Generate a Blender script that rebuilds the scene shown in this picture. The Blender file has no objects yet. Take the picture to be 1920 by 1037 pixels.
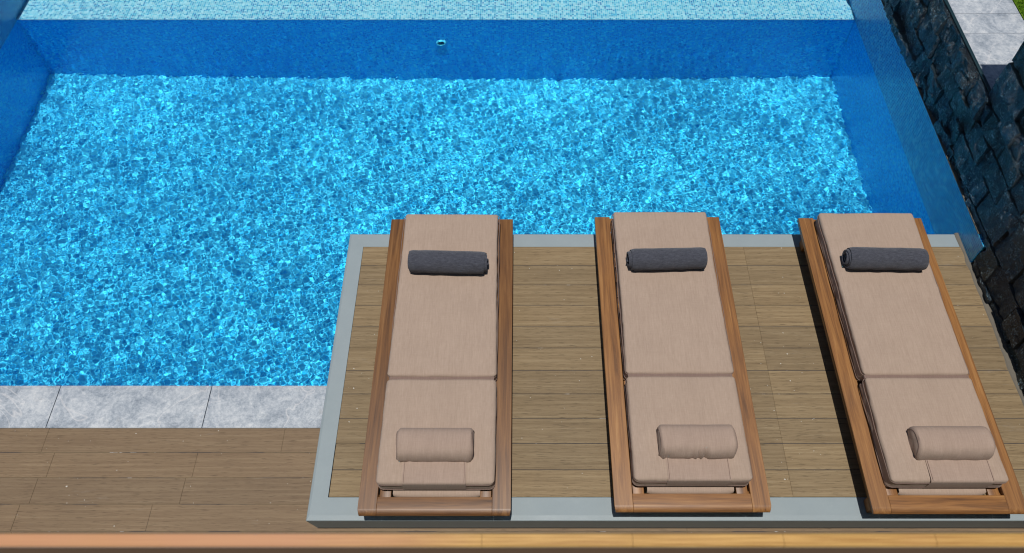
import bpy, bmesh, math, random
import numpy as np
from mathutils import Vector, Matrix

C = bpy.context.scene
COL = C.collection
R = math.radians

# ------------------------------------------------------------------ camera
F_PX, T_PX = 1455.0, 2148.0                       # focal length and tilt measured from the vanishing points
PITCH = math.atan2(T_PX, F_PX)
cam_d = bpy.data.cameras.new("camera")
cam = bpy.data.objects.new("camera", cam_d); COL.objects.link(cam)
cam_d.sensor_width = 36.0
cam_d.lens = 36.0 * F_PX / 1920.0
cam_d.shift_x = -16.0 / 1920.0
cam_d.clip_start = 0.05; cam_d.clip_end = 2000
cam.location = (0, 0, 4.48)
cam.rotation_euler = (math.pi / 2 - PITCH, 0, 0)
cam_d.dof.use_dof = True
cam_d.dof.focus_distance = 5.2
cam_d.dof.aperture_fstop = 5.0
C.camera = cam

# ------------------------------------------------------------------ sky and sun
SUN_DIR = Vector((-0.02, -0.14, 1.0)).normalized()
elev = math.asin(SUN_DIR.z); azim = math.atan2(SUN_DIR.x, SUN_DIR.y)
W = bpy.data.worlds.new("World"); C.world = W; W.use_nodes = True
nt = W.node_tree; nt.nodes.clear()
sky = nt.nodes.new('ShaderNodeTexSky'); sky.sky_type = 'NISHITA'; sky.sun_disc = False
sky.sun_elevation = elev; sky.sun_rotation = azim
sky.air_density = 1.0; sky.dust_density = 0.4; sky.ozone_density = 2.5
bg = nt.nodes.new('ShaderNodeBackground'); bg.inputs[1].default_value = 0.06
wo = nt.nodes.new('ShaderNodeOutputWorld')
nt.links.new(sky.outputs[0], bg.inputs[0]); nt.links.new(bg.outputs[0], wo.inputs[0])
sd = bpy.data.lights.new("sun", 'SUN'); sd.energy = 4.7; sd.angle = R(0.5); sd.color = (1, 0.965, 0.91)
sun = bpy.data.objects.new("sun", sd); COL.objects.link(sun)
sun.rotation_euler = SUN_DIR.to_track_quat('Z', 'Y').to_euler(); sun.location = (0, 0, 20)
sd.cycles.is_caustics_light = True
C.view_settings.view_transform = 'Standard'; C.view_settings.look = 'None'
C.view_settings.exposure = -0.62; C.view_settings.gamma = 1.0
C.cycles.caustics_reflective = True; C.cycles.caustics_refractive = True
C.cycles.max_bounces = 8; C.cycles.diffuse_bounces = 4; C.cycles.transmission_bounces = 6
C.cycles.sample_clamp_indirect = 14.0
C.cycles.use_denoising = True; C.cycles.pixel_filter_type = 'BLACKMAN_HARRIS'; C.cycles.filter_width = 1.15

# ------------------------------------------------------------------ node helper
class Mat:
    def __init__(s, name):
        s.m = bpy.data.materials.new(name); s.m.use_nodes = True
        s.t = s.m.node_tree; s.t.nodes.clear()
        s.out = s.t.nodes.new('ShaderNodeOutputMaterial')
        s.b = s.t.nodes.new('ShaderNodeBsdfPrincipled')
        s.t.links.new(s.b.outputs[0], s.out.inputs[0])
    def n(s, typ, **kw):
        x = s.t.nodes.new(typ)
        for k, v in kw.items(): setattr(x, k, v)
        return x
    def l(s, a, b): s.t.links.new(a, b)
    def put(s, inp, v):
        if hasattr(v, 'is_output'): s.l(v, inp)
        else:
            inp.default_value = (*v, 1.0) if isinstance(v, (tuple, list)) and len(v) == 3 and inp.type == 'RGBA' else v
    def math(s, op, a, b=None, c=None, clamp=False):
        x = s.n('ShaderNodeMath', operation=op, use_clamp=clamp)
        s.put(x.inputs[0], a)
        if b is not None: s.put(x.inputs[1], b)
        if c is not None: s.put(x.inputs[2], c)
        return x.outputs[0]
    def vmath(s, op, a, b=None):
        x = s.n('ShaderNodeVectorMath', operation=op)
        s.put(x.inputs[0], a)
        if b is not None: s.put(x.inputs[1], b)
        return x.outputs[0]
    def pos(s): return s.n('ShaderNodeNewGeometry').outputs['Position']
    def obj(s): return s.n('ShaderNodeTexCoord').outputs['Object']
    def sep(s, v):
        x = s.n('ShaderNodeSeparateXYZ'); s.l(v, x.inputs[0]); return x.outputs
    def comb(s, x, y, z):
        c = s.n('ShaderNodeCombineXYZ')
        for i, v in enumerate((x, y, z)): s.put(c.inputs[i], v)
        return c.outputs[0]
    def noise(s, vec, scale, detail=3, rough=0.55, dist=0.0):
        x = s.n('ShaderNodeTexNoise'); s.l(vec, x.inputs['Vector'])
        x.inputs['Scale'].default_value = scale; x.inputs['Detail'].default_value = detail
        x.inputs['Roughness'].default_value = rough; x.inputs['Distortion'].default_value = dist
        return x.outputs[0]
    def white(s, vec):
        x = s.n('ShaderNodeTexWhiteNoise', noise_dimensions='3D'); s.l(vec, x.inputs[0]); return x.outputs[0]
    def ramp(s, f, stops, interp='LINEAR'):
        x = s.n('ShaderNodeValToRGB'); x.color_ramp.interpolation = interp
        e = x.color_ramp.elements
        while len(e) < len(stops): e.new(0.5)
        for k, (p, c) in enumerate(stops):
            e[k].position = p; e[k].color = (*c, 1) if len(c) == 3 else c
        s.put(x.inputs[0], f); return x.outputs[0]
    def mix(s, f, a, b, mode='MIX'):
        x = s.n('ShaderNodeMix', data_type='RGBA', blend_type=mode)
        s.put(x.inputs[0], f); s.put(x.inputs[6], a); s.put(x.inputs[7], b); return x.outputs[2]
    def maprange(s, v, a, b, c=0.0, d=1.0):
        x = s.n('ShaderNodeMapRange'); s.put(x.inputs[0], v)
        for k, q in enumerate((a, b, c, d)): x.inputs[k + 1].default_value = q
        return x.outputs[0]
    def bump(s, h, strength, dist=0.01):
        x = s.n('ShaderNodeBump'); x.inputs['Strength'].default_value = strength
        x.inputs['Distance'].default_value = dist; s.l(h, x.inputs['Height'])
        s.l(x.outputs[0], s.b.inputs['Normal'])
    def set(s, color=None, rough=None, spec=None, metal=None):
        if color is not None: s.put(s.b.inputs['Base Color'], color)
        if rough is not None: s.put(s.b.inputs['Roughness'], rough)
        if spec is not None: s.b.inputs['Specular IOR Level'].default_value = spec
        if metal is not None: s.b.inputs['Metallic'].default_value = metal
        return s.m

def srgb(r, g, b):
    f = lambda c: (c / 255 / 12.92) if c <= 10 else ((c / 255 + 0.055) / 1.055) ** 2.4
    return (f(r), f(g), f(b))

# ------------------------------------------------------------------ materials
def mosaic(name, axes, stops, grout, tile=0.0186, rough=0.25):
    M = Mat(name); p = M.sep(M.pos())
    u = M.math('DIVIDE', p[axes[0]], tile); v = M.math('DIVIDE', p[axes[1]], tile)
    cell = M.comb(M.math('FLOOR', u), M.math('FLOOR', v), 0.0)
    big = M.noise(M.pos(), 1.1, 2)
    r = M.white(cell)
    r = M.math('ADD', r, M.math('MULTIPLY', M.math('SUBTRACT', big, 0.5), 0.5))
    col = M.ramp(r, stops, 'CONSTANT')
    r2 = M.white(M.vmath('ADD', cell, (7.3, 1.9, 4.4)))
    col = M.mix(1.0, col, M.ramp(r2, [(0, (0.82, 0.84, 0.86)), (1, (1.12, 1.1, 1.08))]), 'MULTIPLY')
    du = M.math('ABSOLUTE', M.math('SUBTRACT', M.math('FRACT', u), 0.5))
    dv = M.math('ABSOLUTE', M.math('SUBTRACT', M.math('FRACT', v), 0.5))
    g = M.maprange(M.math('MAXIMUM', du, dv), 0.40, 0.45)
    col = M.mix(g, col, grout)
    return M.set(col, rough, 0.5)

LIGHT_MIX = [(0, srgb(110, 202, 226)), (0.17, srgb(150, 214, 232)), (0.40, srgb(128, 206, 228)),
             (0.60, srgb(66, 178, 214)), (0.80, srgb(40, 158, 206)), (0.95, srgb(24, 124, 184))]
BLUE_MIX = [(0, srgb(14, 158, 238)), (0.25, srgb(40, 178, 244)), (0.6, srgb(6, 138, 226)), (0.85, srgb(96, 200, 246))]
m_ledge = mosaic('ledge_mosaic', (0, 1), LIGHT_MIX, srgb(176, 222, 234))
m_floor = mosaic('floor_mosaic', (0, 1), [(0, srgb(160, 222, 244)), (0.3, srgb(195, 234, 248)), (0.6, srgb(120, 208, 242)), (0.85, srgb(205, 238, 250))], srgb(215, 240, 250))
m_wall_x = mosaic('side_wall_mosaic', (1, 2), BLUE_MIX, srgb(100, 196, 240))
m_band = mosaic('band_mosaic', (1, 2), [(0, srgb(14, 132, 206)), (0.3, srgb(34, 152, 214)), (0.6, srgb(6, 112, 192)), (0.88, srgb(76, 176, 220))], srgb(124, 206, 234))  # same tile as the side walls, its look above water put into the colour
m_wall_y = mosaic('far_wall_mosaic', (0, 2), BLUE_MIX, srgb(80, 180, 228))

def mat_water():
    M = Mat('water'); M.t.nodes.remove(M.b)
    g = M.n('ShaderNodeBsdfRefraction'); g.inputs['IOR'].default_value = 1.333; g.inputs['Roughness'].default_value = 0.0
    g.inputs['Color'].default_value = (0.44, 1.20, 1.38, 1)  # green and blue raised: focused sunlight lost in rendering is added back through colour
    gl = M.n('ShaderNodeBsdfGlossy'); gl.inputs['Roughness'].default_value = 0.0
    gl.inputs['Color'].default_value = (1, 1, 1, 1)
    fr = M.n('ShaderNodeFresnel'); fr.inputs['IOR'].default_value = 1.333
    mx = M.n('ShaderNodeMixShader'); M.l(fr.outputs[0], mx.inputs[0]); M.l(g.outputs[0], mx.inputs[1]); M.l(gl.outputs[0], mx.inputs[2])
    M.l(mx.outputs[0], M.out.inputs[0])
    return M.m
m_water = mat_water()

def mat_deck(name, pitch, y_off, tint):
    """timber-look boards running along x; every board and panel its own tone"""
    M = Mat(name); P = M.pos(); p = M.sep(P)
    row = M.math('FLOOR', M.math('DIVIDE', M.math('SUBTRACT', p[1], y_off), pitch))
    seg = M.math('GREATER_THAN', p[0], 1.519)
    rnd = M.white(M.comb(row, seg, 5.0))
    sv = M.vmath('MULTIPLY', M.vmath('ADD', P, M.comb(M.math('MULTIPLY', rnd, 9.0), 0.0, 0.0)), (1.3, 60.0, 1.0))
    g1 = M.noise(sv, 1.0, 4, 0.6)
    g2 = M.noise(M.vmath('MULTIPLY', P, (5.0, 240.0, 1.0)), 1.0, 2, 0.6)
    pores = M.noise(M.vmath('MULTIPLY', P, (14.0, 320.0, 1.0)), 1.0, 2, 0.5)
    big = M.noise(P, 1.6, 3)
    d, m, l = tint
    col = M.ramp(M.math('ADD', M.math('MULTIPLY', g1, 0.65), M.math('MULTIPLY', g2, 0.35)), [(0.30, d), (0.5, m), (0.70, l)])
    col = M.mix(M.maprange(pores, 0.58, 0.70), col, tuple(c * 0.62 for c in d))
    tone = M.ramp(rnd, [(0, (0.85, 0.85, 0.86)), (0.5, (0.96, 0.96, 0.96)), (1, (1.07, 1.05, 1.02))])
    col = M.mix(1.0, col, tone, 'MULTIPLY')
    col = M.mix(M.maprange(big, 0.35, 0.75, 0.0, 0.35), col, tuple(c * 0.75 for c in m))
    # dried-out pale dust and salt specks
    dust = M.maprange(M.noise(M.vmath('MULTIPLY', P, (3.0, 18.0, 1.0)), 1.0, 5, 0.7), 0.62, 0.80, 0.0, 0.35)
    col = M.mix(dust, col, srgb(165, 158, 148))
    sp = M.maprange(M.noise(P, 60.0, 1, 0.3), 0.79, 0.82)
    col = M.mix(sp, col, srgb(205, 200, 190))
    M.bump(M.math('ADD', g2, M.math('MULTIPLY', pores, -0.6)), 0.35, 0.002)
    return M.set(col, 0.62, 0.35)
PLAT = (srgb(120, 101, 74), srgb(142, 122, 92), srgb(162, 143, 112))
DECKT = (srgb(114, 93, 72), srgb(131, 110, 86), srgb(148, 128, 102))
m_plat = mat_deck('platform_boards', 0.1575, 1.406, PLAT)
m_deck = mat_deck('deck_boards', 0.1575, 1.906 - 0.1575 * 20, DECKT)

def mat_plain(name, col, rough=0.6, var=0.12, scale=6, spec=0.4, bump=0.0, bscale=200):
    M = Mat(name); P = M.pos()
    n = M.noise(P, scale, 5, 0.65)
    c = M.mix(n, tuple(x * (1 - var) for x in col), tuple(min(1, x * (1 + var)) for x in col))
    if bump: M.bump(M.noise(P, bscale, 3), bump, 0.002)
    return M.set(c, rough, spec)

def mat_grey():
    M = Mat('grey_metal'); P = M.pos()
    n = M.noise(P, 5, 5, 0.7)
    c = M.mix(n, srgb(143, 155, 160), srgb(156, 167, 171))
    sp = M.maprange(M.noise(P, 55.0, 2, 0.4), 0.77, 0.80)
    blot = M.maprange(M.noise(P, 3.0, 2, 0.4), 0.5, 0.7)
    c = M.mix(M.math('MULTIPLY', sp, blot), c, srgb(220, 222, 220))
    smear = M.maprange(M.noise(M.vmath('MULTIPLY', P, (9.0, 9.0, 9.0)), 1.0, 6, 0.8), 0.60, 0.72, 0.0, 0.12)
    c = M.mix(smear, c, srgb(186, 190, 188))
    M.bump(M.noise(P, 160, 2), 0.05, 0.002)
    return M.set(c, M.maprange(n, 0.3, 0.7, 0.44, 0.58), 0.3)
m_grey = mat_grey()
def mat_joint(name, body):
    M = Mat(name); P = M.pos()
    row = M.math('FLOOR', M.math('MULTIPLY', M.sep(P)[1], 6.35))
    v = M.vmath('ADD', M.vmath('MULTIPLY', P, (1.0, 0.0, 0.0)), M.comb(0.0, M.math('MULTIPLY', row, 7.7), 0.0))
    a = M.noise(v, 2.6, 3, 0.6); b = M.noise(M.vmath('ADD', v, (31.0, 4.0, 2.0)), 5.0, 4, 0.7)
    c = M.mix(M.maprange(a, body[0], body[0] + 0.05), srgb(74, 72, 74), srgb(118, 104, 84))
    c = M.mix(M.maprange(b, body[1], body[1] + 0.06), c, srgb(186, 184, 182))
    return M.set(c, 0.9, 0.2)
m_grout = mat_joint('board_joint', (0.56, 0.60))
m_grout_deck = mat_joint('deck_joint', (0.42, 0.60))
m_dark = mat_plain('dark_void', srgb(34, 34, 36), 0.9, 0.2)
m_mortar = mat_plain('mortar', srgb(112, 106, 96), 0.9, 0.25, 25, bump=0.4, bscale=150)

def mat_limestone(name, pale):
    M = Mat(name); P = M.obj()
    inf = M.n('ShaderNodeObjectInfo').outputs['Random']
    P = M.vmath('ADD', P, M.comb(M.math('MULTIPLY', inf, 13.0), M.math('MULTIPLY', inf, 5.0), 0.0))
    a = M.noise(P, 5.5, 8, 0.74, 0.8); b = M.noise(P, 40.0, 5, 0.8)
    c = M.noise(P, 150.0, 3, 0.7)
    f = M.math('ADD', M.math('MULTIPLY', a, 0.5), M.math('ADD', M.math('MULTIPLY', b, 0.35), M.math('MULTIPLY', c, 0.15)))
    col = M.ramp(f, [(0.36, srgb(116, 126, 138)), (0.46, srgb(158, 167, 178)), (0.54, srgb(190, 196, 203)), (0.64, srgb(218, 220, 222))])
    # pale veins wandering through the slab
    w = M.noise(M.vmath('MULTIPLY', P, (1.0, 1.0, 1.0)), 1.3, 4, 0.5, 1.2)
    vein = M.maprange(M.math('ABSOLUTE', M.math('SUBTRACT', w, 0.5)), 0.0, 0.006, 0.45, 0.0)
    col = M.mix(vein, col, srgb(228, 226, 226))
    dirt = M.maprange(M.noise(P, 7.0, 5, 0.7), 0.62, 0.78, 0.0, 0.5)
    col = M.mix(dirt, col, srgb(150, 146, 140))
    M.bump(M.math('ADD', b, M.math('MULTIPLY', c, 0.5)), 0.25, 0.003)
    return M.set(col, 0.6, 0.4)
m_lime = mat_limestone('limestone', 0)

def mat_teak():
    M = Mat('teak'); P = M.obj()
    info = M.n('ShaderNodeObjectInfo')
    P = M.vmath('ADD', P, M.comb(M.math('MULTIPLY', info.outputs['Random'], 7.0), 0.0, 0.0))
    at = M.n('ShaderNodeAttribute', attribute_name='grain_dir').outputs['Fac']
    along_y = M.vmath('MULTIPLY', P, (34.0, 1.3, 34.0)); along_x = M.vmath('MULTIPLY', P, (1.3, 34.0, 34.0))
    mv = M.n('ShaderNodeMix', data_type='VECTOR'); M.l(at, mv.inputs[0]); M.l(along_y, mv.inputs[4]); M.l(along_x, mv.inputs[5])
    v = mv.outputs[1]
    g = M.noise(v, 1.0, 5, 0.6, 0.8); g2 = M.noise(M.vmath('MULTIPLY', v, (5.0, 4.0, 5.0)), 1.0, 3, 0.6)
    big = M.noise(P, 2.2, 3)
    col = M.ramp(M.math('ADD', M.math('MULTIPLY', g, 0.7), M.math('MULTIPLY', g2, 0.3)),
                 [(0.34, srgb(100, 68, 42)), (0.47, srgb(142, 98, 56)), (0.58, srgb(166, 119, 70)), (0.7, srgb(186, 142, 92))])
    col = M.mix(M.maprange(big, 0.4, 0.7, 0.0, 0.35), col, srgb(134, 98, 70))
    col = M.mix(1.0, col, info.outputs['Color'], 'MULTIPLY')
    M.bump(g2, 0.15, 0.001)
    return M.set(col, 0.42, 0.45)
m_teak = mat_teak()

def mat_fabric(name, c1, c2, streak=1.0, rough=0.9):
    M = Mat(name); P = M.obj()
    wy = M.noise(M.vmath('MULTIPLY', P, (520.0, 26.0, 60.0)), 1.0, 2, 0.6)
    wx = M.noise(M.vmath('MULTIPLY', P, (26.0, 520.0, 60.0)), 1.0, 2, 0.6)
    slub = M.noise(M.vmath('MULTIPLY', P, (150.0, 9.0, 20.0)), 1.0, 3, 0.6)
    f = M.math('ADD', M.math('MULTIPLY', wy, 0.4), M.math('ADD', M.math('MULTIPLY', wx, 0.25), M.math('MULTIPLY', slub, 0.35)))
    col = M.ramp(f, [(0.30, c1), (0.70, c2)])
    big = M.noise(P, 5.0, 3, 0.6)
    col = M.mix(M.maprange(big, 0.4, 0.7, 0.0, 0.16), col, tuple(x * 0.86 for x in c1))
    M.bump(f, 0.35, 0.0012)
    M.b.inputs['Sheen Weight'].default_value = 0.08; M.b.inputs['Sheen Roughness'].default_value = 0.5
    return M.set(col, rough, 0.2)
m_fab = mat_fabric('taupe_canvas', srgb(160, 139, 124), srgb(186, 165, 149))
m_fab2 = mat_fabric('headrest_canvas', srgb(156, 135, 122), srgb(182, 160, 146))
m_pipe = mat_fabric('piping_canvas', srgb(120, 100, 92), srgb(146, 124, 114))

def mat_terry():
    M = Mat('terry_towel'); P = M.obj()
    a = M.noise(P, 420.0, 2, 0.6); b = M.noise(M.vmath('MULTIPLY', P, (40, 110, 110)), 1.0, 4, 0.65)
    col = M.ramp(M.math('ADD', M.math('MULTIPLY', a, 0.5), M.math('MULTIPLY', b, 0.5)), [(0.32, srgb(54, 55, 64)), (0.5, srgb(76, 78, 88)), (0.68, srgb(98, 100, 110))])
    M.bump(M.math('ADD', a, b), 0.8, 0.004)
    M.b.inputs['Sheen Weight'].default_value = 0.25
    return M.set(col, 0.95, 0.1)
m_terry = mat_terry()

def mat_slate():
    M = Mat('slate'); P = M.pos()
    at = M.n('ShaderNodeAttribute', attribute_name='stone_tone').outputs['Fac']
    jn = M.n('ShaderNodeAttribute', attribute_name='joint').outputs['Fac']
    Pd = M.vmath('ADD', M.vmath('MULTIPLY', P, (3.0, 1.0, 1.0)), M.comb(0.0, M.math('MULTIPLY', at, 5.0), 0.0))
    a = M.noise(Pd, 9.0, 5, 0.62, 0.5); b = M.noise(Pd, 36.0, 6, 0.78, 1.8); c = M.noise(Pd, 130.0, 3, 0.7)
    base = M.ramp(at, [(0, srgb(4, 18, 32)), (0.45, srgb(8, 36, 58)), (0.8, srgb(16, 56, 84)), (1, srgb(36, 54, 54))])
    col = M.mix(M.maprange(a, 0.4, 0.7, 0.0, 0.7), base, srgb(6, 14, 24))
    fle = M.math('MULTIPLY', M.maprange(b, 0.55, 0.585), M.maprange(a, 0.40, 0.52))
    col = M.mix(M.math('MULTIPLY', fle, 0.85), col, srgb(150, 184, 200))
    rust = M.maprange(M.noise(Pd, 5.5, 3, 0.6), 0.66, 0.74, 0.0, 0.35)
    col = M.mix(rust, col, srgb(92, 84, 66))
    col = M.mix(jn, col, srgb(20, 22, 26))
    M.bump(M.math('ADD', M.math('MULTIPLY', b, 0.7), M.math('MULTIPLY', c, 0.4)), 1.0, 0.02)
    return M.set(col, M.maprange(c, 0.3, 0.7, 0.22, 0.45), 0.7)
m_slate = mat_slate()
m_cap = mat_plain('dark_green_trim', srgb(22, 50, 58), 0.4, 0.15, 8)
m_riser = mat_plain('riser_render', srgb(90, 110, 130), 0.8, 0.1, 8)

def mat_grass():
    M = Mat('lawn'); P = M.pos()
    n = M.noise(P, 45, 4, 0.7); b = M.noise(P, 6, 3)
    col = M.ramp(n, [(0.3, srgb(52, 84, 10)), (0.5, srgb(90, 128, 20)), (0.7, srgb(130, 160, 42))])
    col = M.mix(M.math('MULTIPLY', b, 0.4), col, srgb(60, 96, 14))
    M.bump(n, 0.8, 0.02)
    return M.set(col, 0.85, 0.2)
m_grass = mat_grass()

def mat_rail():
    M = Mat('varnished_timber'); P = M.pos()
    g = M.noise(M.vmath('MULTIPLY', P, (7.0, 420.0, 420.0)), 1.0, 5, 0.7)
    col = M.ramp(g, [(0.35, srgb(168, 122, 62)), (0.65, srgb(222, 176, 104))])
    p = M.sep(P)
    big = M.math('ADD', M.maprange(p[0], -0.05, -0.35), M.math('MULTIPLY', M.math('SUBTRACT', M.noise(P, 6.0, 2), 0.5), 0.7), clamp=True)
    col = M.mix(M.math('MULTIPLY', big, 0.85), col, srgb(206, 150, 114))
    return M.set(col, 0.4, 0.4)
m_rail = mat_rail()

# ------------------------------------------------------------------ object helpers
def tag(o, label=None, cat=None, group=None, kind=None):
    if label: o['label'] = label
    if cat: o['category'] = cat
    if group: o['group'] = group
    if kind: o['kind'] = kind
    return o

def thing(name, loc, label, cat, group=None):
    o = bpy.data.objects.new(name, None); COL.objects.link(o); o.location = loc; o.empty_display_size = 0.2
    return tag(o, label, cat, group)

def link(name, verts, faces, mat, parent=None, smooth=False, angle=None):
    me = bpy.data.meshes.new(name); me.from_pydata([tuple(v) for v in verts], [], [tuple(f) for f in faces]); me.update()
    return link_me(name, me, mat, parent, smooth, angle)

def link_me(name, me, mat, parent=None, smooth=False, angle=None):
    o = bpy.data.objects.new(name, me); COL.objects.link(o)
    if mat: me.materials.append(mat)
    if smooth:
        me.polygons.foreach_set('use_smooth', [True] * len(me.polygons))
        if angle: me.set_sharp_from_angle(angle=R(angle))
    if parent is not None:
        o.parent = parent
        # children are written in world coordinates: shift mesh into the parent's frame
        off = parent.location.copy()
        q = parent.parent
        while q is not None: off += q.location; q = q.parent
        me.transform(Matrix.Translation(-off))
    return o

class Boxes:
    def __init__(s): s.bm = bmesh.new(); s.gl = s.bm.faces.layers.float.new('grain_tmp')
    def box(s, x0, x1, y0, y1, z0, z1, bev=0.0, seg=2, grain=0.0):
        b = bmesh.new(); bmesh.ops.create_cube(b, size=1)
        bmesh.ops.transform(b, matrix=Matrix.Translation(((x0 + x1) / 2, (y0 + y1) / 2, (z0 + z1) / 2)) @ Matrix.Diagonal((x1 - x0, y1 - y0, z1 - z0, 1)), verts=b.verts)
        if bev: bmesh.ops.bevel(b, geom=b.edges[:], offset=bev, segments=seg, affect='EDGES', profile=0.5)
        mp = {v: s.bm.verts.new(v.co) for v in b.verts}
        for f in b.faces:
            nf = s.bm.faces.new([mp[v] for v in f.verts]); nf[s.gl] = grain
        b.free()
    def build(s, name, mat, parent=None, smooth=True):
        me = bpy.data.meshes.new(name)
        gv = [f[s.gl] for f in s.bm.faces]
        s.bm.to_mesh(me); s.bm.free()
        a = me.attributes.new('grain_dir', 'FLOAT', 'FACE'); a.data.foreach_set('value', gv)
        return link_me(name, me, mat, parent, smooth, 35)

def box(name, mat, parent, *a, **k):
    b = Boxes(); b.box(*a, **k); return b.build(name, mat, parent)

rng = np.random.default_rng(7)
def vnoise(x, y, seed=0, smooth=True):
    """cheap value noise on arrays"""
    xi = np.floor(x).astype(np.int64); yi = np.floor(y).astype(np.int64)
    fx = x - xi; fy = y - yi
    if smooth: fx = fx * fx * (3 - 2 * fx); fy = fy * fy * (3 - 2 * fy)
    def h(a, b):
        n = (a * 374761393 + b * 668265263 + seed * 982451653) & 0x7fffffff
        n = ((n ^ (n >> 13)) * 1274126177) & 0x7fffffff
        return ((n ^ (n >> 16)) & 0xffff) / 65535.0
    return (h(xi, yi) * (1 - fx) + h(xi + 1, yi) * fx) * (1 - fy) + (h(xi, yi + 1) * (1 - fx) + h(xi + 1, yi + 1) * fx) * fy
def fbm(x, y, o=4, seed=0):
    s = 0; a = 0.5
    for k in range(o): s = s + a * vnoise(x * 2 ** k, y * 2 ** k, seed + k); a *= 0.5
    return s

def grid_faces(nx, ny):
    i = np.arange(nx - 1)[:, None]; j = np.arange(ny - 1)[None, :]
    a = i * ny + j
    return np.stack([a, a + ny, a + ny + 1, a + 1], -1).reshape(-1, 4)

def fast_mesh(name, V, Fq):
    me = bpy.data.meshes.new(name); n = len(V); m = len(Fq)
    me.vertices.add(n); me.vertices.foreach_set('co', np.asarray(V, np.float32).ravel())
    me.loops.add(m * 4); me.loops.foreach_set('vertex_index', np.asarray(Fq, np.int32).ravel())
    me.polygons.add(m); me.polygons.foreach_set('loop_start', np.arange(0, m * 4, 4, dtype=np.int32))
    me.update(calc_edges=True); me.validate()
    return me

# ================================================================== SETTING
WZ = -0.02                                        # water level
XL, XR, YN, YF = -4.545, 3.018, 2.181, 5.842       # inside faces of the pool
DEPTH = 1.15
PZ = 0.21                                         # platform top
PAVE = 0.98

# ground: one lawn sheet with a hole for the pool and deck
gx = [-200, -5.2, 3.1, 200]; gy = [-200, -3.0, 9.0, 300]
vs = [(x, y, -0.03) for x in gx for y in gy]
fs = [(a * 4 + b, (a + 1) * 4 + b, (a + 1) * 4 + b + 1, a * 4 + b + 1) for a in range(3) for b in range(3) if not (a == 1 and b == 1)]
o = link('ground', vs, fs, m_grass); tag(o, kind='structure')

# --- water: wind-ruffled sheet of real ripples, the sun is focused by them on the pool floor
def ripples(X, Y):
    r = np.random.default_rng(11); z = np.zeros_like(X)
    for N, mid, sig, sl in ((60, 0.033, 0.24, 0.0215), (16, 0.12, 0.40, 0.021)):
        for k in range(N):
            lam = min(max(float(np.exp(r.normal(math.log(mid), sig))), 0.022), 0.5)
            th = r.uniform(0, 2 * math.pi); ph = r.uniform(0, 2 * math.pi); kk = 2 * math.pi / lam
            z += sl * math.sqrt(2.0 / N) / kk * np.cos(((kk * math.cos(th)) * X + (kk * math.sin(th)) * Y + ph))
    return z
xs = np.linspace(XL - 0.02, XR + 0.02, 2000).astype(np.float32); ys = np.linspace(YN - 0.02, YF + 0.02, 970).astype(np.float32)
X, Y = np.meshgrid(xs, ys, indexing='ij')
gust = 0.62 + 0.8 * fbm(X * 0.8, Y * 1.3, 3, 5)
Z = WZ + ripples(X, Y) * gust
me = fast_mesh('water', np.stack([X, Y, Z], -1).reshape(-1, 3), grid_faces(len(xs), len(ys)))
water = link_me('water', me, m_water, None, True); tag(water, kind='structure')
water.cycles.is_caustics_caster = True

# --- pool
pool = thing('swimming_pool', ((XL + XR) / 2, (YN + YF) / 2, WZ - DEPTH), 'rectangular swimming pool lined with small blue mosaic tiles', 'swimming pool')
pf = box('pool_floor', m_floor, pool, XL - .3, XR + .3, YN - .3, YF + .3, WZ - DEPTH - .2, WZ - DEPTH)
pl = box('side_wall', m_wall_x, pool, XL - .25, XL, YN + 0.001, 14, WZ - DEPTH, WZ - 0.012)
box('upper_band', m_band, pool, XL - .25, XL, YN + 0.018, 14, WZ - 0.0118, 0.60)
box('wall_cap', m_lime, pool, XL - .27, XL + 0.012, YN + 0.018, 14, 0.6005, 0.63, bev=0.004)
pr = box('side_wall', m_wall_x, pool, XR, XR + .02, 3.0, 14, WZ - DEPTH, WZ - 0.012)
box('upper_band', m_band, pool, XR, XR + .02, 3.0, 14, WZ - 0.0118, 0.40)
pn = box('near_wall', m_wall_y, pool, XL - .25, XR, YN - .28, YN, WZ - DEPTH, -0.03)
pfw = box('far_wall', m_wall_y, pool, XL, XR - .001, YF, YF + .05, WZ - DEPTH, WZ + 0.004)
led = box('ledge', m_ledge, pool, XL, XR, YF - 0.004, 14, WZ + 0.004, WZ + 0.012)
led2 = box('ledge_base', m_wall_y, pool, XL, XR, YF + .05, 14, WZ - DEPTH, WZ + 0.004)
for q in (pf, pl, pr, pn, pfw): q.cycles.is_caustics_receiver = True
# round return fitting on the far wall
def ring(cx, cy, cz, r0, r1, t, seg=40, rs=10):
    V = []; Fc = []
    for i in range(seg):
        a = 2 * math.pi * i / seg
        for j in range(rs):
            b = 2 * math.pi * j / rs
            rr = (r0 + r1) / 2 + (r1 - r0) / 2 * math.cos(b)
            V.append((cx + rr * math.cos(a), cy - t / 2 - t / 2 * math.sin(b), cz + rr * math.sin(a)))
    for i in range(seg):
        for j in range(rs):
            Fc.append((i * rs + j, ((i + 1) % seg) * rs + j, ((i + 1) % seg) * rs + (j + 1) % rs, i * rs + (j + 1) % rs))
    return V, Fc
inz = WZ - 0.415
m_white = mat_plain('white_plastic', srgb(236, 240, 240), 0.4, 0.03)
inlet = box('inlet_hole', m_dark, pool, -0.756, -0.716, YF - 0.004, YF, inz - 0.02, inz + 0.02, bev=0.0015)
v, fcs = ring(-0.736, YF, inz, 0.028, 0.050, 0.026)
rg = link('inlet_ring', v, fcs, m_white, pool, True); rg.cycles.is_caustics_receiver = True

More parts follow.
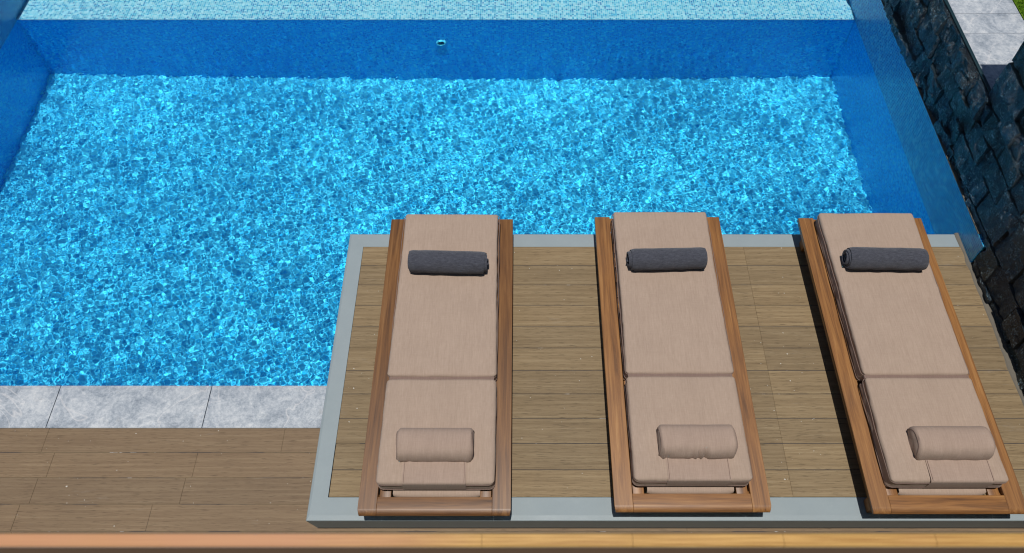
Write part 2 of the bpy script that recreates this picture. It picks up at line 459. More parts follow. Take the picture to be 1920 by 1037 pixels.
# --- lower deck
dk = Boxes()
r = random.Random(4)
DY = 1.906
k = 0
while DY - k * 0.1575 > -3.0:
    y1 = DY - k * 0.1575; y0 = y1 - 0.1575 + 0.0035
    seams = {0: [-2.90, -1.449], 1: [-2.815, -1.95], 2: [-2.86, -1.985], 3: [-2.91, -2.14], 4: [-2.9, -1.4]}.get(k, [-3.0 + r.uniform(-.4, .4), -1.2 + r.uniform(-.4, .4)])
    edges = [-7.0, -4.9] + seams + [0.95, 2.9]
    for a, b in zip(edges[:-1], edges[1:]): dk.box(a + .001, b - .001, y0, y1, -0.05, r.uniform(-0.0003, 0.0006), bev=0.001, seg=1)
    k += 1
deck = dk.build('deck', m_deck); tag(deck, kind='structure')
o = box('deck_base', m_grout_deck, None, -6.99, 2.89, -2.99, 1.90, -0.3, -0.0022); tag(o, kind='structure')

# --- coping slabs
sl = [(-5.9, -4.90, 'leftmost'), (-3.905, -2.928, ''), (-2.924, -1.966, ''), (-1.962, -0.99, '')]
labs = ['pale grey limestone coping slab cut off by the left edge of the photo', 'pale grey limestone coping slab with one long diagonal vein, middle of three',
        'mottled grey limestone coping slab touching the grey platform edge']
box('end_coping', m_lime, pool, -4.90, -3.909, 1.909, 2.196, -0.045, 0.0, bev=0.003)
for (a, b, _), lb in zip(sl[1:], labs):
    s = box('coping_slab', m_lime, None, a, b, 1.909, 2.196, -0.045, 0.0, bev=0.003)
    tag(s, lb, 'paving slab', 'coping slabs along the pool edge')
# ================================================================== PLATFORM
pt = thing('deck_platform', (0.93, 2.26, 0.0), 'raised timber platform with a wide grey metal border carrying the three loungers', 'platform')
PX0, PX1, PY0, PY1 = -1.178, 3.016, 1.278, 3.252
def tray():
    """mitred grey border: flat top ring, small bevel outwards, fascia slanting inwards"""
    bx = [PX0 + 0.105, PX1, PY0 + 0.128, PY1 - 0.115]          # inner opening
    prof = lambda i: [(PX0 - i, PX1, PY0 - i, PY1 + i)]
    rings = [((bx[0], bx[1], bx[2], bx[3]), PZ - 0.03), ((bx[0], bx[1], bx[2], bx[3]), PZ),
             ((PX0 + 0.016, PX1, PY0 + 0.028, PY1 - 0.012), PZ), ((PX0 + 0.003, PX1, PY0 + 0.003, PY1 - 0.003), PZ - 0.006), ((PX0, PX1, PY0, PY1), PZ - 0.010),
             ((PX0 + 0.024, PX1, PY0 + 0.014, PY1 - 0.02), PZ - 0.184), ((PX0 + 0.10, PX1, PY0 + 0.10, PY1 - 0.10), PZ - 0.184)]
    V = []; Fc = []
    for (x0, x1, y0, y1), z in rings: V += [(x0, y0, z), (x1, y0, z), (x1, y1, z), (x0, y1, z)]
    for k in range(len(rings) - 1):
        for j in range(4):
            if j == 1: continue
            a = k * 4 + j; b = k * 4 + (j + 1) % 4
            Fc.append((a, b, b + 4, a + 4))
    return V, Fc
v, fc = tray(); tr = link('metal_border', v, [tuple(reversed(f)) for f in fc], m_grey, pt)
pb = Boxes(); k = 0
y = PY0 + 0.1285
rows = []
while y < PY1 - 0.12:
    y2 = min(y + 0.1575, PY1 - 0.116)
    jit = r.uniform(-0.006, 0.004)
    for a, b in ((PX0 + 0.107 + max(0, jit), 1.519), (1.519, PX1 - 0.002)):
        pb.box(a + .0003, b - .0003, y + 0.0018, y2 - 0.0018, PZ - 0.09, PZ + 0.003 + r.uniform(-.0004, .0004), bev=0.0012, seg=1)
    y += 0.1575; k += 1
pb.build('decking_boards', m_plat, pt)
box('sub_frame', m_grout, pt, PX0 + 0.11, PX1 - 0.005, PY0 + 0.13, PY1 - 0.12, PZ - 0.10, PZ + 0.0008)
box('plinth', m_dark, pt, PX0 + 0.09, PX1 - 0.005, PY0 + 0.06, 2.19, 0.001, PZ - 0.186)
# rough mortar line where the boards meet the stone wall
V = []; Fc = []
n = 120
for i in range(n):
    yy = 0.9 + (PY1 - 0.9) * i / (n - 1)
    w = 0.012 + 0.016 * vnoise(np.array([yy * 14.0]), np.array([0.0]), 3)[0]
    V += [(PX1 - w, yy, PZ + 0.002), (PX1 - w * 0.6, yy, PZ + 0.007), (PX1 + 0.04, yy, PZ + 0.010)]
for i in range(n - 1):
    for j in range(2): Fc.append((i * 3 + j, i * 3 + j + 1, (i + 1) * 3 + j + 1, (i + 1) * 3 + j))
link('mortar_joint', V, [tuple(reversed(f)) for f in Fc], m_mortar, pt)

# ================================================================== SLATE WALLS (real relief, irregular coursed blocks)
def stone_face(y0, y1, zb, zt, step, seed, crag=1.0):
    """height field of coursed rough blocks on the plane x = const. returns relief, tone, joint"""
    ys = np.arange(y0, y1 + 1e-6, step); zs = np.arange(zb, zt + 1e-6, step)
    Yg, Zg = np.meshgrid(ys, zs, indexing='ij')
    rr = random.Random(seed)
    # warp so that courses and perpends are not ruler straight
    Yw = Yg + 0.022 * crag * (fbm(Yg * 5, Zg * 5, 3, seed) - 0.5); Zw = Zg + 0.026 * crag * (fbm(Yg * 4 + 9, Zg * 5, 3, seed + 1) - 0.5)
    relief = np.zeros_like(Yg); tone = np.zeros_like(Yg); joint = np.zeros_like(Yg)
    z = zb - 0.05
    while z < zt + 0.1:
        h = rr.uniform(0.12, 0.20); yy = y0 - rr.uniform(0, 0.3)
        while yy < y1 + 0.1:
            w = rr.uniform(0.18, 0.36)
            m = (Zw >= z) & (Zw < z + h) & (Yw >= yy) & (Yw < yy + w)
            if m.any():
                u = (Yw[m] - yy) / w; v = (Zw[m] - z) / h
                d = np.minimum(np.minimum(Yw[m] - yy, yy + w - Yw[m]), np.minimum(Zw[m] - z, z + h - Zw[m]))
                ch = rr.uniform(0.003, 0.008)
                e = np.clip(d / ch, 0, 1)
                base = rr.uniform(0.0, 0.032); tu = rr.uniform(-0.022, 0.022); tv = rr.uniform(-0.02, 0.02)
                s1 = rr.randint(0, 999)
                fx = fbm(Yg[m] * 9 + s1, Zg[m] * 9, 4, s1)
                # cleft facets: quantised slanted sheets of rock
                fac = fbm(Yg[m] * 5 + Zg[m] * 3 + s1, Zg[m] * 6, 2, s1 + 9)
                q = np.floor(fac * 9) / 9.0
                clv = np.abs(fbm(Yg[m] * 13 + s1, Zg[m] * 3.5, 3, s1 + 3) - 0.47)             # upright cleft ridges
                relief[m] = base * crag + (tu * (u - .5) + tv * (v - .5)) * 1.3 * crag + crag * (0.055 * (q - 0.45) + 0.06 * (0.08 - clv)) + 0.026 * (fx - 0.47) - 0.020 * (1 - e) ** 2
                tone[m] = rr.random()
                joint[m] = np.clip(1 - d / 0.0035, 0, 1)
                relief[m] -= 0.02 * joint[m]
            yy += w
        z += h
    return ys, zs, Yg, Zg, relief, tone, joint

def stone_obj(name, parent, y0, y1, zb, zt, x_face, back, seed, step=0.0085, crag=1.0, cut=None):
    ys, zs, Yg, Zg, rel, tone, joint = stone_face(y0, y1, zb, zt, step, seed, crag)
    X = x_face - rel
    if cut: X = np.where((Yg > cut[0] + 0.02 * np.sin(Zg * 25)) & (Zg < cut[1]), cut[2], X)
    ny, nz = Yg.shape
    V = np.stack([X, Yg, Zg], -1)
    # close: add back columns (ends and top)
    endf = V[-1].copy(); endf[:, 0] = back
    startf = V[0].copy(); startf[:, 0] = back
    V2 = np.concatenate([startf[None], V, endf[None]], 0)
    topf = V2[:, -1].copy(); topf[:, 0] = back
    V2 = np.concatenate([V2, topf[:, None]], 1)
    nx, nn = V2.shape[:2]
    Fq = grid_faces(nx, nn)[:, ::-1]
    me = fast_mesh(name, V2.reshape(-1, 3), Fq)
    pad = lambda A, val: np.pad(np.pad(A, ((1, 1), (0, 0)), mode='edge'), ((0, 0), (0, 1)), mode='edge')
    for nm, A in (('stone_tone', tone), ('joint', joint)):
        at = me.attributes.new(nm, 'FLOAT', 'POINT'); at.data.foreach_set('value', pad(A, 0).astype(np.float32).ravel())
    return link_me(name, me, m_slate, parent, True, 50)

YT = 3.80                                          # far end of the tall wall
lw = thing('retaining_wall', (3.1, 6.5, 0.4), 'low wall of rough dark slate blocks above the blue mosaic, ending in a thin dark trim', 'wall')
stone_obj('stone_facing', lw, YT - 0.06, 9.0, 0.402, PAVE - 0.004, 3.024, 3.062, 21)
box('wall_core', m_dark, lw, 3.064, 3.09, YT - 0.05, 9.0, 0.0, PAVE - 0.03)
box('trim', m_cap, lw, 3.040, 3.062, YT + 0.0, 9.0, PAVE - 0.002, PAVE + 0.006, bev=0.002)
V = []; Fc = []; n = 160
for i in range(n):
    yy = 3.1 + 5.0 * i / (n - 1)
    w = 0.004 + 0.014 * vnoise(np.array([yy * 11.0]), np.array([2.0]), 8)[0]
    V += [(3.0165, yy, 0.399), (3.017, yy, 0.402 + w * .2), (3.055, yy, 0.403 + w * .3)]
for i in range(n - 1):
    for j in range(2): Fc.append((i * 3 + j, i * 3 + j + 1, (i + 1) * 3 + j + 1, (i + 1) * 3 + j))
link('mortar_joint', V, [tuple(reversed(f)) for f in Fc], m_mortar, lw)

tw = thing('stone_wall', (3.25, 2.3, 0.0), 'tall wall of rough dark slate blocks rising beside the third lounger', 'wall')
stone_obj('stone_facing', tw, -0.6, YT, 0.0, 3.05, 3.034, 3.56, 33, step=0.0085, crag=0.6, cut=(2.985, 0.404, 3.085))
box('wall_core', m_dark, tw, 3.09, 3.54, -0.58, YT - 0.05, 0.0, 3.0)

# --- pavement, step and lawn behind the low wall
pav = [(9.0, 4.62), (4.617, 4.405), (4.402, YT + 0.004)]
plabs = ['grey limestone paving slab with curved pale vein, farthest along the lawn', 'narrow streaky limestone paving slab between two pale joints', 'weathered limestone paving slab nearest the tall slate wall, partly in the shadow of the wall']
for (ya, yb), lb in zip(pav, plabs):
    s = box('paving_slab', m_lime, None, 3.064, 3.53, yb, ya, PAVE - 0.06, PAVE + 0.001, bev=0.0025)
    tag(s, lb, 'paving slab', 'limestone slabs on the raised path')
o = box('path', m_riser, None, 3.0645, 3.53, YT + 0.004, 9.0, 0.2, PAVE - 0.063); tag(o, kind='structure')
V = []; Fc = []; nx_, ny_ = 120, 260
o = link('raised_ground', [(3.533, -30, PAVE + .004), (200, -30, PAVE + .004), (200, 300, PAVE + .004), (3.533, 300, PAVE + .004), (3.533, -30, -.03), (3.533, 300, -.03)],
         [(0, 1, 2, 3), (4, 0, 3, 5)], m_grass); tag(o, kind='structure')
# grass blades near the visible corner
gv = []; gf = []
rg_ = random.Random(8)
for i in range(9000):
    x = 3.54 + rg_.random() ** 1.3 * 0.6; yv = rg_.uniform(3.9, 5.6)
    h = rg_.uniform(0.015, 0.04); a = rg_.uniform(0, 6.28); w = 0.0018; lx, ly = rg_.uniform(-.018, .018), rg_.uniform(-.018, .018)
    b = len(gv); ca, sa = math.cos(a) * w, math.sin(a) * w
    gv += [(x - ca, yv - sa, PAVE + .003), (x + ca, yv + sa, PAVE + .003), (x + lx, yv + ly, PAVE + .003 + h)]; gf.append((b, b + 1, b + 2))
g = link('grass', gv, gf, m_grass); tag(g, 'short green lawn grass growing beside the limestone path', 'grass', kind='stuff')

# ================================================================== LOUNGERS
def axis_samples(h, r, n, ne=5):
    e = [h - r * (1 - math.sin(math.pi / 2 * k / ne)) for k in range(ne + 1)]        # from h-r to h
    inner = list(np.linspace(-(h - r), h - r, n))
    return [-q for q in reversed(e)][:-1] + inner + e[1:]
def roundbox(hx, hy, hz, r, nx, ny, nz, rc=None):
    """rounded box as one closed mesh; rc = plan corner radius"""
    ax, ay, az = axis_samples(hx, r, nx), axis_samples(hy, r, ny), axis_samples(hz, r, nz)
    V = {}; vl = []; Fc = []
    def vid(p):
        key = tuple(round(c, 6) for c in p)
        if key not in V: V[key] = len(vl); vl.append(p)
        return V[key]
    def face(A, B, mk, flip):
        for i in range(len(A) - 1):
            for j in range(len(B) - 1):
                q = [mk(A[i], B[j]), mk(A[i + 1], B[j]), mk(A[i + 1], B[j + 1]), mk(A[i], B[j + 1])]
                ids = [vid(p) for p in q]
                Fc.append(tuple(reversed(ids)) if flip else tuple(ids))
    face(ax, ay, lambda a, b: (a, b, hz), False); face(ax, ay, lambda a, b: (a, b, -hz), True)
    face(ax, az, lambda a, b: (a, -hy, b), False); face(ax, az, lambda a, b: (a, hy, b), True)
    face(ay, az, lambda a, b: (hx, a, b), False); face(ay, az, lambda a, b: (-hx, a, b), True)
    P = np.array(vl)
    inner = np.clip(P, [-(hx - r), -(hy - r), -(hz - r)], [hx - r, hy - r, hz - r])
    d = P - inner; L = np.linalg.norm(d, axis=1, keepdims=True); L[L == 0] = 1
    P = inner + d / L * r
    if rc:                                              # soften the corners in plan
        q = np.maximum(np.abs(P[:, :2]) - np.array([hx - rc, hy - rc]), 0); l = np.hypot(q[:, 0], q[:, 1])
        m = l > rc; s = np.where(m, rc / np.maximum(l, 1e-9), 1)
        new = np.sign(P[:, :2]) * (np.minimum(np.abs(P[:, :2]), np.array([hx - rc, hy - rc])) + q * s[:, None])
        P[:, :2] = np.where(m[:, None], new, P[:, :2])
    return P, Fc

def tube_path(pts, rad, seg=6, closed=True):
    V = []; Fc = []; n = len(pts)
    for i in range(n):
        p = Vector(pts[i]); a = Vector(pts[(i + 1) % n]); b = Vector(pts[i - 1])
        t = (a - b).normalized(); up = Vector((0, 0, 1)); s = t.cross(up).normalized(); u = s.cross(t)
        for k in range(seg):
            an = 2 * math.pi * k / seg; V.append(tuple(p + s * math.cos(an) * rad + u * math.sin(an) * rad))
    for i in range(n if closed else n - 1):
        for k in range(seg):
            Fc.append((i * seg + k, i * seg + (k + 1) % seg, ((i + 1) % n) * seg + (k + 1) % seg, ((i + 1) % n) * seg + k))
    return V, Fc

def make_lounger(cx, y0, w, mx, plx, seed, tint, label):
    rs = random.Random(seed)
    T = PZ + 0.003                                   # stands on the boards
    top = 0.38; hw = w / 2; y1 = y0 + 1.985; rw = 0.1
    root = thing('sun_lounger', (cx, (y0 + y1) / 2, T), label, 'sun lounger', 'sun loungers side by side on the raised platform')
    def teak(name, *a, **k):
        o = box(name, m_teak, root, *a, **k); o.color = (*tint, 1); return o
    NOSE = [(.0325, .0), (.027, .0012), (.022, .0028), (.016, .0052), (.010, .0080), (.005, .0115), (.0015, .015), (0.0, .019), (0.001, .025), (.005, .0295), (.012, .031), (.0325, .032)]
    def nosed_rail(name, xa, xb, yb, insl, insr, grain):
        """board along y or x whose near end is shaped to the rounded front nose; its free corners are mitred back"""
        prof = [(yb, top)] + [(y0 + a, top - b) for a, b in NOSE] + [(yb, top - 0.032)]
        V = []; m = len(prof)
        for x, s_, ins in ((xa, 1, insl), (xb, -1, insr)):
            for yy, zz in prof: V.append((x + s_ * ins * max(0, y0 + 0.028 - yy) * 0.25, yy, zz))
        F_ = [(i, (i + 1) % m, m + (i + 1) % m, m + i) for i in range(m)] + [tuple(range(m - 1, -1, -1)), tuple(range(m, 2 * m))]
        o = link(name, V, F_, m_teak, root, True, 30); o.color = (*tint, 1)
        ga = o.data.attributes.new('grain_dir', 'FLOAT', 'FACE'); ga.data.foreach_set('value', [grain] * len(o.data.polygons))
        bv = o.modifiers.new('edge', 'BEVEL'); bv.width = 0.0014; bv.segments = 2; bv.limit_method = 'ANGLE'; bv.angle_limit = R(50)
        return o
    nosed_rail('side_rail', cx - hw, cx - hw + rw, y1, 1, 0, 0.0)
    nosed_rail('side_rail', cx + hw - rw, cx + hw, y1, 0, 1, 0.0)
    nosed_rail('front_rail', cx - hw + rw + .0007, cx + hw - rw - .0007, y0 + 0.095, 0, 0, 1.0)
    teak('end_rail', cx - hw + rw + .0006, cx + hw - rw - .0006, y1 - 0.09, y1 - 0.002, top - 0.048, top - 0.012, bev=0.003, grain=1.0)
    ix0, ix1 = cx - hw + rw, cx + hw - rw
    for sx in (0, 1):
        a, b = (ix0 + .007, ix0 + .068) if sx == 0 else (ix1 - .068, ix1 - .007)
        teak('bearer', a, b, y0 + 0.099, y1 - 0.095, top - 0.05, top - 0.024, bev=0.002)
    sl = Boxes()
    for k in range(15):
        yy = y0 + 0.20 + k * 0.115
        sl.box(ix0 + .004, ix1 - .004, yy, yy + 0.07, top - 0.0215, top - 0.006, bev=0.002, grain=1.0)
    s_ = sl.build('slats', m_teak, root); s_.color = (*tint, 1)
    for lx in (cx - hw + 0.035, cx + hw - 0.105):
        for ly in (y0 + 0.05, y1 - 0.16):
            teak('leg', lx, lx + 0.07, ly, ly + 0.07, T, top - 0.0325, bev=0.004)
    # ---- mattress: two padded sections hinged by a fold
    my0, my1, yf = y0 + 0.133, y0 + 1.955, y0 + 0.757
    mw = 0.3125; mz0, mz1 = top - 0.004, 0.482
    def section(ya, yb, name, sd):
        hy = (yb - ya) / 2; hz = (mz1 - mz0) / 2
        P, Fc = roundbox(mw, hy, hz, 0.021, 26, int(hy * 60), 5, rc=0.030)
        u = P[:, 0] / mw; v = P[:, 1] / hy; tz = P[:, 2] / hz
        gx, gy = P[:, 0] * 9 + sd, P[:, 1] * 9
        wr = (fbm(gx * .8, gy * .8, 3, sd) - 0.45)
        P[:, 2] += np.where(tz > 0, (0.006 * (1 - u ** 4) * (1 - v ** 6) + 0.011 * wr), 0)
        side = np.clip((np.abs(u) - 0.9) / 0.1, 0, 1)
        pk = fbm(P[:, 1] * 26 + sd, P[:, 2] * 30, 3, sd + 4) - 0.45
        P[:, 0] += np.sign(u) * side * (0.008 * pk + 0.006 * np.sin(P[:, 1] * 2.5 + sd) - 0.006 * np.clip(1 - np.abs(tz), 0, 1) * 1.2)
        fe = np.clip((np.abs(v) - 0.985) / 0.015, 0, 1)
        P[:, 1] += np.sign(v) * fe * 0.006 * (fbm(P[:, 0] * 18, P[:, 2] * 22, 3, sd + 7) - 0.45)
        P += np.array([mx, (ya + yb) / 2, (mz0 + mz1) / 2])
        return P, Fc
    P1, F1 = section(my0, yf - 0.008, 'a', seed * 7 + 1)
    P2, F2 = section(yf + 0.007, my1, 'b', seed * 7 + 3)
    Vv = np.concatenate([P1, P2]); Ff = F1 + [tuple(i + len(P1) for i in f) for f in F2]
    mat_o = link('mattress', Vv, Ff, m_fab, root, True)
    # fold strip that joins them
    hb = box('fold_hinge', m_pipe, mat_o, mx - mw + .012, mx + mw - .012, yf - 0.012, yf + 0.012, mz1 - 0.045, mz1 - 0.014, bev=0.003)
    for (ya, yb) in ((my0, yf - 0.008), (yf + 0.007, my1)):
        for dz in (0.026, 0.083):
            pts = []; e = 0.001; c = 0.03; x0_, x1_ = mx - mw - e, mx + mw + e; a_, b_ = ya - e, yb + e
            def arc(px, py, t0):
                for k in range(5):
                    t = t0 + math.pi / 2 * k / 4; pts.append((px + c * math.cos(t), py + c * math.sin(t), 0))
            def seg(p, q):
                n = max(2, int((Vector(p) - Vector(q)).length / 0.03))
                for k in range(1, n): pts.append(tuple(Vector(p).lerp(Vector(q), k / n)))
            arc(x1_ - c, b_ - c, 0); seg((x1_ - c, b_, 0), (x0_ + c, b_, 0)); arc(x0_ + c, b_ - c, math.pi / 2)
            seg((x0_, b_ - c, 0), (x0_, a_ + c, 0)); arc(x0_ + c, a_ + c, math.pi); seg((x0_ + c, a_, 0), (x1_ - c, a_, 0))
            arc(x1_ - c, a_ + c, 1.5 * math.pi); seg((x1_, a_ + c, 0), (x1_, b_ - c, 0))
            ph = rs.uniform(0, 6)
            pts = [(p[0] + 0.0015 * math.sin(p[1] * 21 + ph), p[1], mz1 - dz + 0.0035 * math.sin(p[1] * 9 + ph) + 0.002 * math.sin(p[1] * 31 + ph)) for p in pts]
            V, Fc = tube_path(pts, 0.0024); link('piping', V, Fc, m_pipe, mat_o, True)
    # canvas apron under the head end
    V = []; Fc = []; n = 24
    for i in range(n + 1):
        x = mx - mw + 0.078 + (2 * mw - 0.156) * i / n; bow = 0.010 * (1 - (2 * i / n - 1) ** 8)
        V += [(x, y0 + 0.20, top - 0.008), (x, y0 + 0.13, top - 0.010), (x, y0 + 0.110 - bow + 0.006, top - 0.013), (x, y0 + 0.106 - bow + 0.006, top - 0.040)]
    for i in range(n):
        for j in range(3): Fc.append((i * 4 + j, i * 4 + j + 1, (i + 1) * 4 + j + 1, (i + 1) * 4 + j))
    link('apron', V, Fc, m_fab, mat_o, True)
    # ---- headrest bolster, D-shaped, with its hanging flap
    px = plx; L = 0.202; wy = 0.090; hz = 0.094; yc = y0 + 0.338
    nL, nA = 46, 36; V = []; Fc = []
    zb = mz1 + 0.004
    for i in range(nL + 1):
        t = -1 + 2 * i / nL; x = px + L * t
        endr = (1 - max(0, (abs(t) - 0.93) / 0.07) ** 2 * 0.16)
        for j in range(nA):
            a = 2 * math.pi * j / nA
            cy, cz = math.cos(a), math.sin(a)
            yy = math.copysign(abs(cy) ** 0.72, cy) * wy; zz = (math.copysign(abs(cz) ** (0.86 if cz > 0 else 0.35), cz))
            zz = zz * hz * 0.93 if cz > 0 else zz * 0.012
            wr = (0.0075 if seed == 2 else 0.003) * math.sin(x * 95 + 4 * math.sin(x * 31 + seed) + seed) * max(0, -cy) ** 1.5 * (0.5 + 0.5 * math.sin(x * 23 + seed * 2)) if seed != 3 else 0.0015 * math.sin(x * 60) * max(0, -cy)
            wr += 0.003 * (float(vnoise(np.array([x * 14 + seed]), np.array([a * 2.0]), seed)[0]) - 0.5)
            V.append((x + 0.003 * math.sin(a * 3 + seed) * (abs(t) > 0.98), yc + (yy + wr * -1) * endr, zb + 0.012 + (zz + wr) * endr))
    for i in range(nL):
        for j in range(nA): Fc.append((i * nA + j, (i + 1) * nA + j, (i + 1) * nA + (j + 1) % nA, i * nA + (j + 1) % nA))
    base = len(V)
    V.append((px - L - 0.004, yc, zb + 0.05)); V.append((px + L + 0.004, yc, zb + 0.05))
    for j in range(nA):
        Fc.append((base, j, (j + 1) % nA)); Fc.append((base + 1, nL * nA + (j + 1) % nA, nL * nA + j))
    hd = link('headrest', V, [tuple(reversed(f)) for f in Fc], m_fab2, root, True, 50)
    for sx in (-1, 1):
        pts = []
        for j in range(nA):
            vv = V[(0 if sx < 0 else nL) * nA + j]; pts.append((vv[0], vv[1], vv[2]))
        # seam round each end
        n = len(pts); TV = []; TF = []
        for i in range(n):
            p = Vector(pts[i]); c0 = Vector((p.x, yc, zb + 0.05)); ou = (p - c0).normalized(); ax = Vector((1, 0, 0))
            for k in range(5):
                an = 2 * math.pi * k / 5; TV.append(tuple(p + (ou * math.cos(an) + ax * math.sin(an)) * 0.0022))
        for i in range(n):
            for k in range(5): TF.append((i * 5 + k, i * 5 + (k + 1) % 5, ((i + 1) % n) * 5 + (k + 1) % 5, ((i + 1) % n) * 5 + k))
        link('seam', TV, TF, m_pipe, hd, True)
    fw = 0.168; path = []
    for k in range(12):
        yy = yc - 0.07 - (yc - 0.07 - (my0 + 0.012)) * k / 11; path.append((yy, mz1 + 0.0085))
    for k in range(1, 6):
        a = math.pi / 2 * k / 5; path.append((my0 + 0.012 - 0.0165 * math.sin(a), mz1 - 0.008 + 0.0165 * math.cos(a)))
    path.append((my0 - 0.0045, mz1 - 0.05)); path.append((my0 - 0.0035, mz1 - 0.085))
    V = []; Fc = []; nx = 26
    fo = {1: 0.0, 2: 0.0, 3: 0.02}[seed]
    for i in range(nx + 1):
        x = px + fo + fw * (-1 + 2 * i / nx)
        for k, (yy, zz) in enumerate(path):
            b = 0.0045 * (float(fbm(np.array([x * 16 + seed]), np.array([yy * 22.0]), 2, seed + 2)) - 0.35) if k < 12 else 0
            V.append((x, yy, zz + max(-0.002, b)))
    nk = len(path)
    for i in range(nx):
        for k in range(nk - 1): Fc.append((i * nk + k, i * nk + k + 1, (i + 1) * nk + k + 1, (i + 1) * nk + k))
    # thickness
    nV = len(V); off = [(x, y + (0.003 if y < my0 + 0.012 else 0), z - 0.0025) for x, y, z in V]; rev = [tuple(q + nV for q in reversed(f)) for f in Fc]
    rim = []
    for k in range(nk - 1):
        rim.append((k + 1, k, k + nV, k + 1 + nV)); e = nx * nk; rim.append((e + k, e + k + 1, e + k + 1 + nV, e + k + nV))
    link('flap', V + off, Fc + rev + rim, m_fab2, hd, True, 50)
    for sx in (-1, 1):
        TV, TF = tube_path([(px + fo + sx * (fw - 0.008), yy, zz + 0.0018) for yy, zz in path[:14]], 0.0012, 5, False)
        link('stitching', TV, TF, m_pipe, hd, True)
    return root

loungers = [
    make_lounger(-0.4585, 1.257, 0.815, -0.452, -0.458, 1, (0.60, 0.57, 0.55), 'teak sun lounger nearest the open water, with a darker brown frame and taupe mattress'),
    make_lounger(0.917, 1.276, 0.835, 0.918, 0.948, 2, (0.90, 0.86, 0.80), 'middle teak sun lounger, its headrest gathered into creases along the near side'),
    make_lounger(2.280, 1.267, 0.825, 2.275, 2.315, 3, (0.90, 0.86, 0.80), 'teak sun lounger beside the dark slate wall, with a broad black shadow on its left'),
]

# ================================================================== TOWELS
def towel(cx, cy, rot, L, rad, seed, end, label):
    """a rolled towel: a spiral ribbon extruded along x, its layers standing out unevenly at one end"""
    rs = random.Random(seed); turns = 4.3; na = int(turns * 34); nl = 34; V = []; Fc = []
    th = (rad - 0.008) / turns
    zc = 0.4885 + rad * 0.93
    def pt(a, inner, t, sgn):
        r0 = 0.008 + th * a / (2 * math.pi) + (0 if inner else th * 0.80)
        return r0
    ang = [2 * math.pi * turns * k / na for k in range(na + 1)]
    a_end = ang[-1]
    start = -1.15 - a_end                                      # outer free edge lies under the far side
    for side in (0, 1):
        for k, a in enumerate(ang):
            r0 = pt(a, side == 0, 0, 0)
            for i in range(nl + 1):
                t = -1 + 2 * i / nl
                turn = a / (2 * math.pi)
                stick = (0.010 * math.sin(turn * 2.3 + seed) + 0.012 * (1 - turn / turns) - 0.004) * end
                x = t * L / 2 + (stick if t * end > 0 else -stick * 0.3) * abs(t) ** 3
                aa = a + start
                nz = 0.0045 * (float(_tn(x * 22 + seed * 3, aa * 1.7)) - 0.5)
                flare = -0.006 * max(0, abs(t) - 0.9) / 0.1
                rr = r0 + (nz + flare) * (r0 / rad)
                y = rr * math.cos(aa) * 1.02; z = rr * math.sin(aa) * 0.95
                if z < -rad * 0.86: z = -rad * 0.86 - (z + rad * 0.86) * -0.15
                V.append((x, y, z))
    n1 = (na + 1) * (nl + 1)
    def idx(s, k, i): return s * n1 + k * (nl + 1) + i
    for k in range(na):
        for i in range(nl):
            Fc.append((idx(1, k, i), idx(1, k, i + 1), idx(1, k + 1, i + 1), idx(1, k + 1, i)))
            Fc.append((idx(0, k, i), idx(0, k + 1, i), idx(0, k + 1, i + 1), idx(0, k, i + 1)))
        for i in (0, nl): Fc.append((idx(0, k, i), idx(1, k, i), idx(1, k + 1, i), idx(0, k + 1, i)))
    for k in (0, na):
        for i in range(nl): Fc.append((idx(0, k, i), idx(0, k, i + 1), idx(1, k, i + 1), idx(1, k, i)))
    o = link('rolled_towel', V, Fc, m_terry, None, True, 60)
    o.location = (cx, cy, zc); o.rotation_euler = (0, 0, R(rot))
    return tag(o, label, 'towel', 'rolled towels on the mattresses')
_grid = np.random.default_rng(3).random((64, 64))
def _tn(x, y):
    xi, yi = math.floor(x), math.floor(y); fx, fy = x - xi, y - yi
    fx = fx * fx * (3 - 2 * fx); fy = fy * fy * (3 - 2 * fy)
    g = lambda a, b: _grid[a % 64, b % 64]
    return (g(xi, yi) * (1 - fx) + g(xi + 1, yi) * fx) * (1 - fy) + (g(xi, yi + 1) * (1 - fx) + g(xi + 1, yi + 1) * fx) * fy
towel(-0.452, 2.775, -1.6, 0.475, 0.066, 1, 1, 'charcoal rolled towel whose layered end points right, on the lounger nearest the open water')
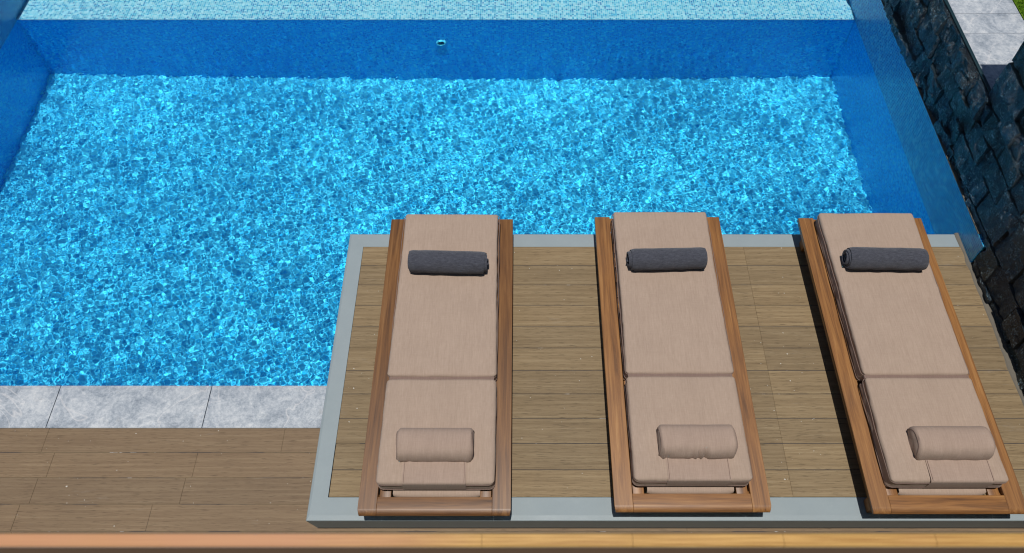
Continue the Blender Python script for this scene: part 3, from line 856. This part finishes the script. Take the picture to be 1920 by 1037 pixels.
towel(0.912, 2.80, 1.6, 0.475, 0.064, 2, -1, 'charcoal rolled towel lying on the middle lounger')
towel(2.268, 2.80, -1.2, 0.485, 0.066, 3, -1, 'plum-grey rolled towel with a spiral left end, on the lounger beside the slate wall')

# ================================================================== BALCONY RAILING close to the camera
RZ = 3.28
rl = thing('balcony_railing', (0, 0.33, 2.15), 'slim varnished timber handrail crossing the bottom of the photo', 'railing')
V = []; Fc = []
ya, yb = 0.3205, 0.3405
prof = [(yb, RZ - 0.010), (yb, RZ - 0.003), (yb - 0.003, RZ), (ya + 0.006, RZ), (ya + 0.0018, RZ - 0.0018), (ya, RZ - 0.005), (ya, RZ - 0.010)]
m = len(prof)
cuts = [-4.0, -2.2, -0.059, 0.1705, 0.400, 0.6315, 0.862, 4.0]
for a, b in zip(cuts[:-1], cuts[1:]):
    k0 = len(V)
    for x in (a + .0003, b - .0003): V += [(x, y, z) for y, z in prof]
    for i in range(m): Fc.append((k0 + i, k0 + (i + 1) % m, k0 + m + (i + 1) % m, k0 + m + i))
    Fc += [tuple(k0 + q for q in range(m - 1, -1, -1)), tuple(k0 + q for q in range(m, 2 * m))]
link('handrail', V, [tuple(reversed(f)) for f in Fc], m_rail, rl)
m_rail_shade = mat_plain('rail_shade', srgb(126, 82, 34), 0.7, 0.3, 3)  # dark brown for the rail's shaded near side; the shade is in the colour
box('shaded_side', m_rail_shade, rl, -4, 4, ya + 0.001, yb - 0.001, RZ - 0.052, RZ - 0.0105)
gm = Mat('railing_glass'); gm.b.inputs['Transmission Weight'].default_value = 1.0; gm.b.inputs['IOR'].default_value = 1.45
gm.set((0.9, 0.97, 0.95), 0.02)
for a in (-3.9, -1.3, 1.3):
    box('glass_panel', gm.m, rl, a + .03, a + 2.57, 0.325, 0.334, 2.2, RZ - 0.053)
for x in (-3.93, -1.3, 1.3, 3.93): box('post', m_grey, rl, x - .02, x + .02, 0.315, 0.344, 2.15, RZ - 0.053, bev=0.003)
o = box('balcony_floor', m_lime, None, -4.2, 4.2, -3.0, 0.37, 1.95, 2.15); tag(o, kind='structure')
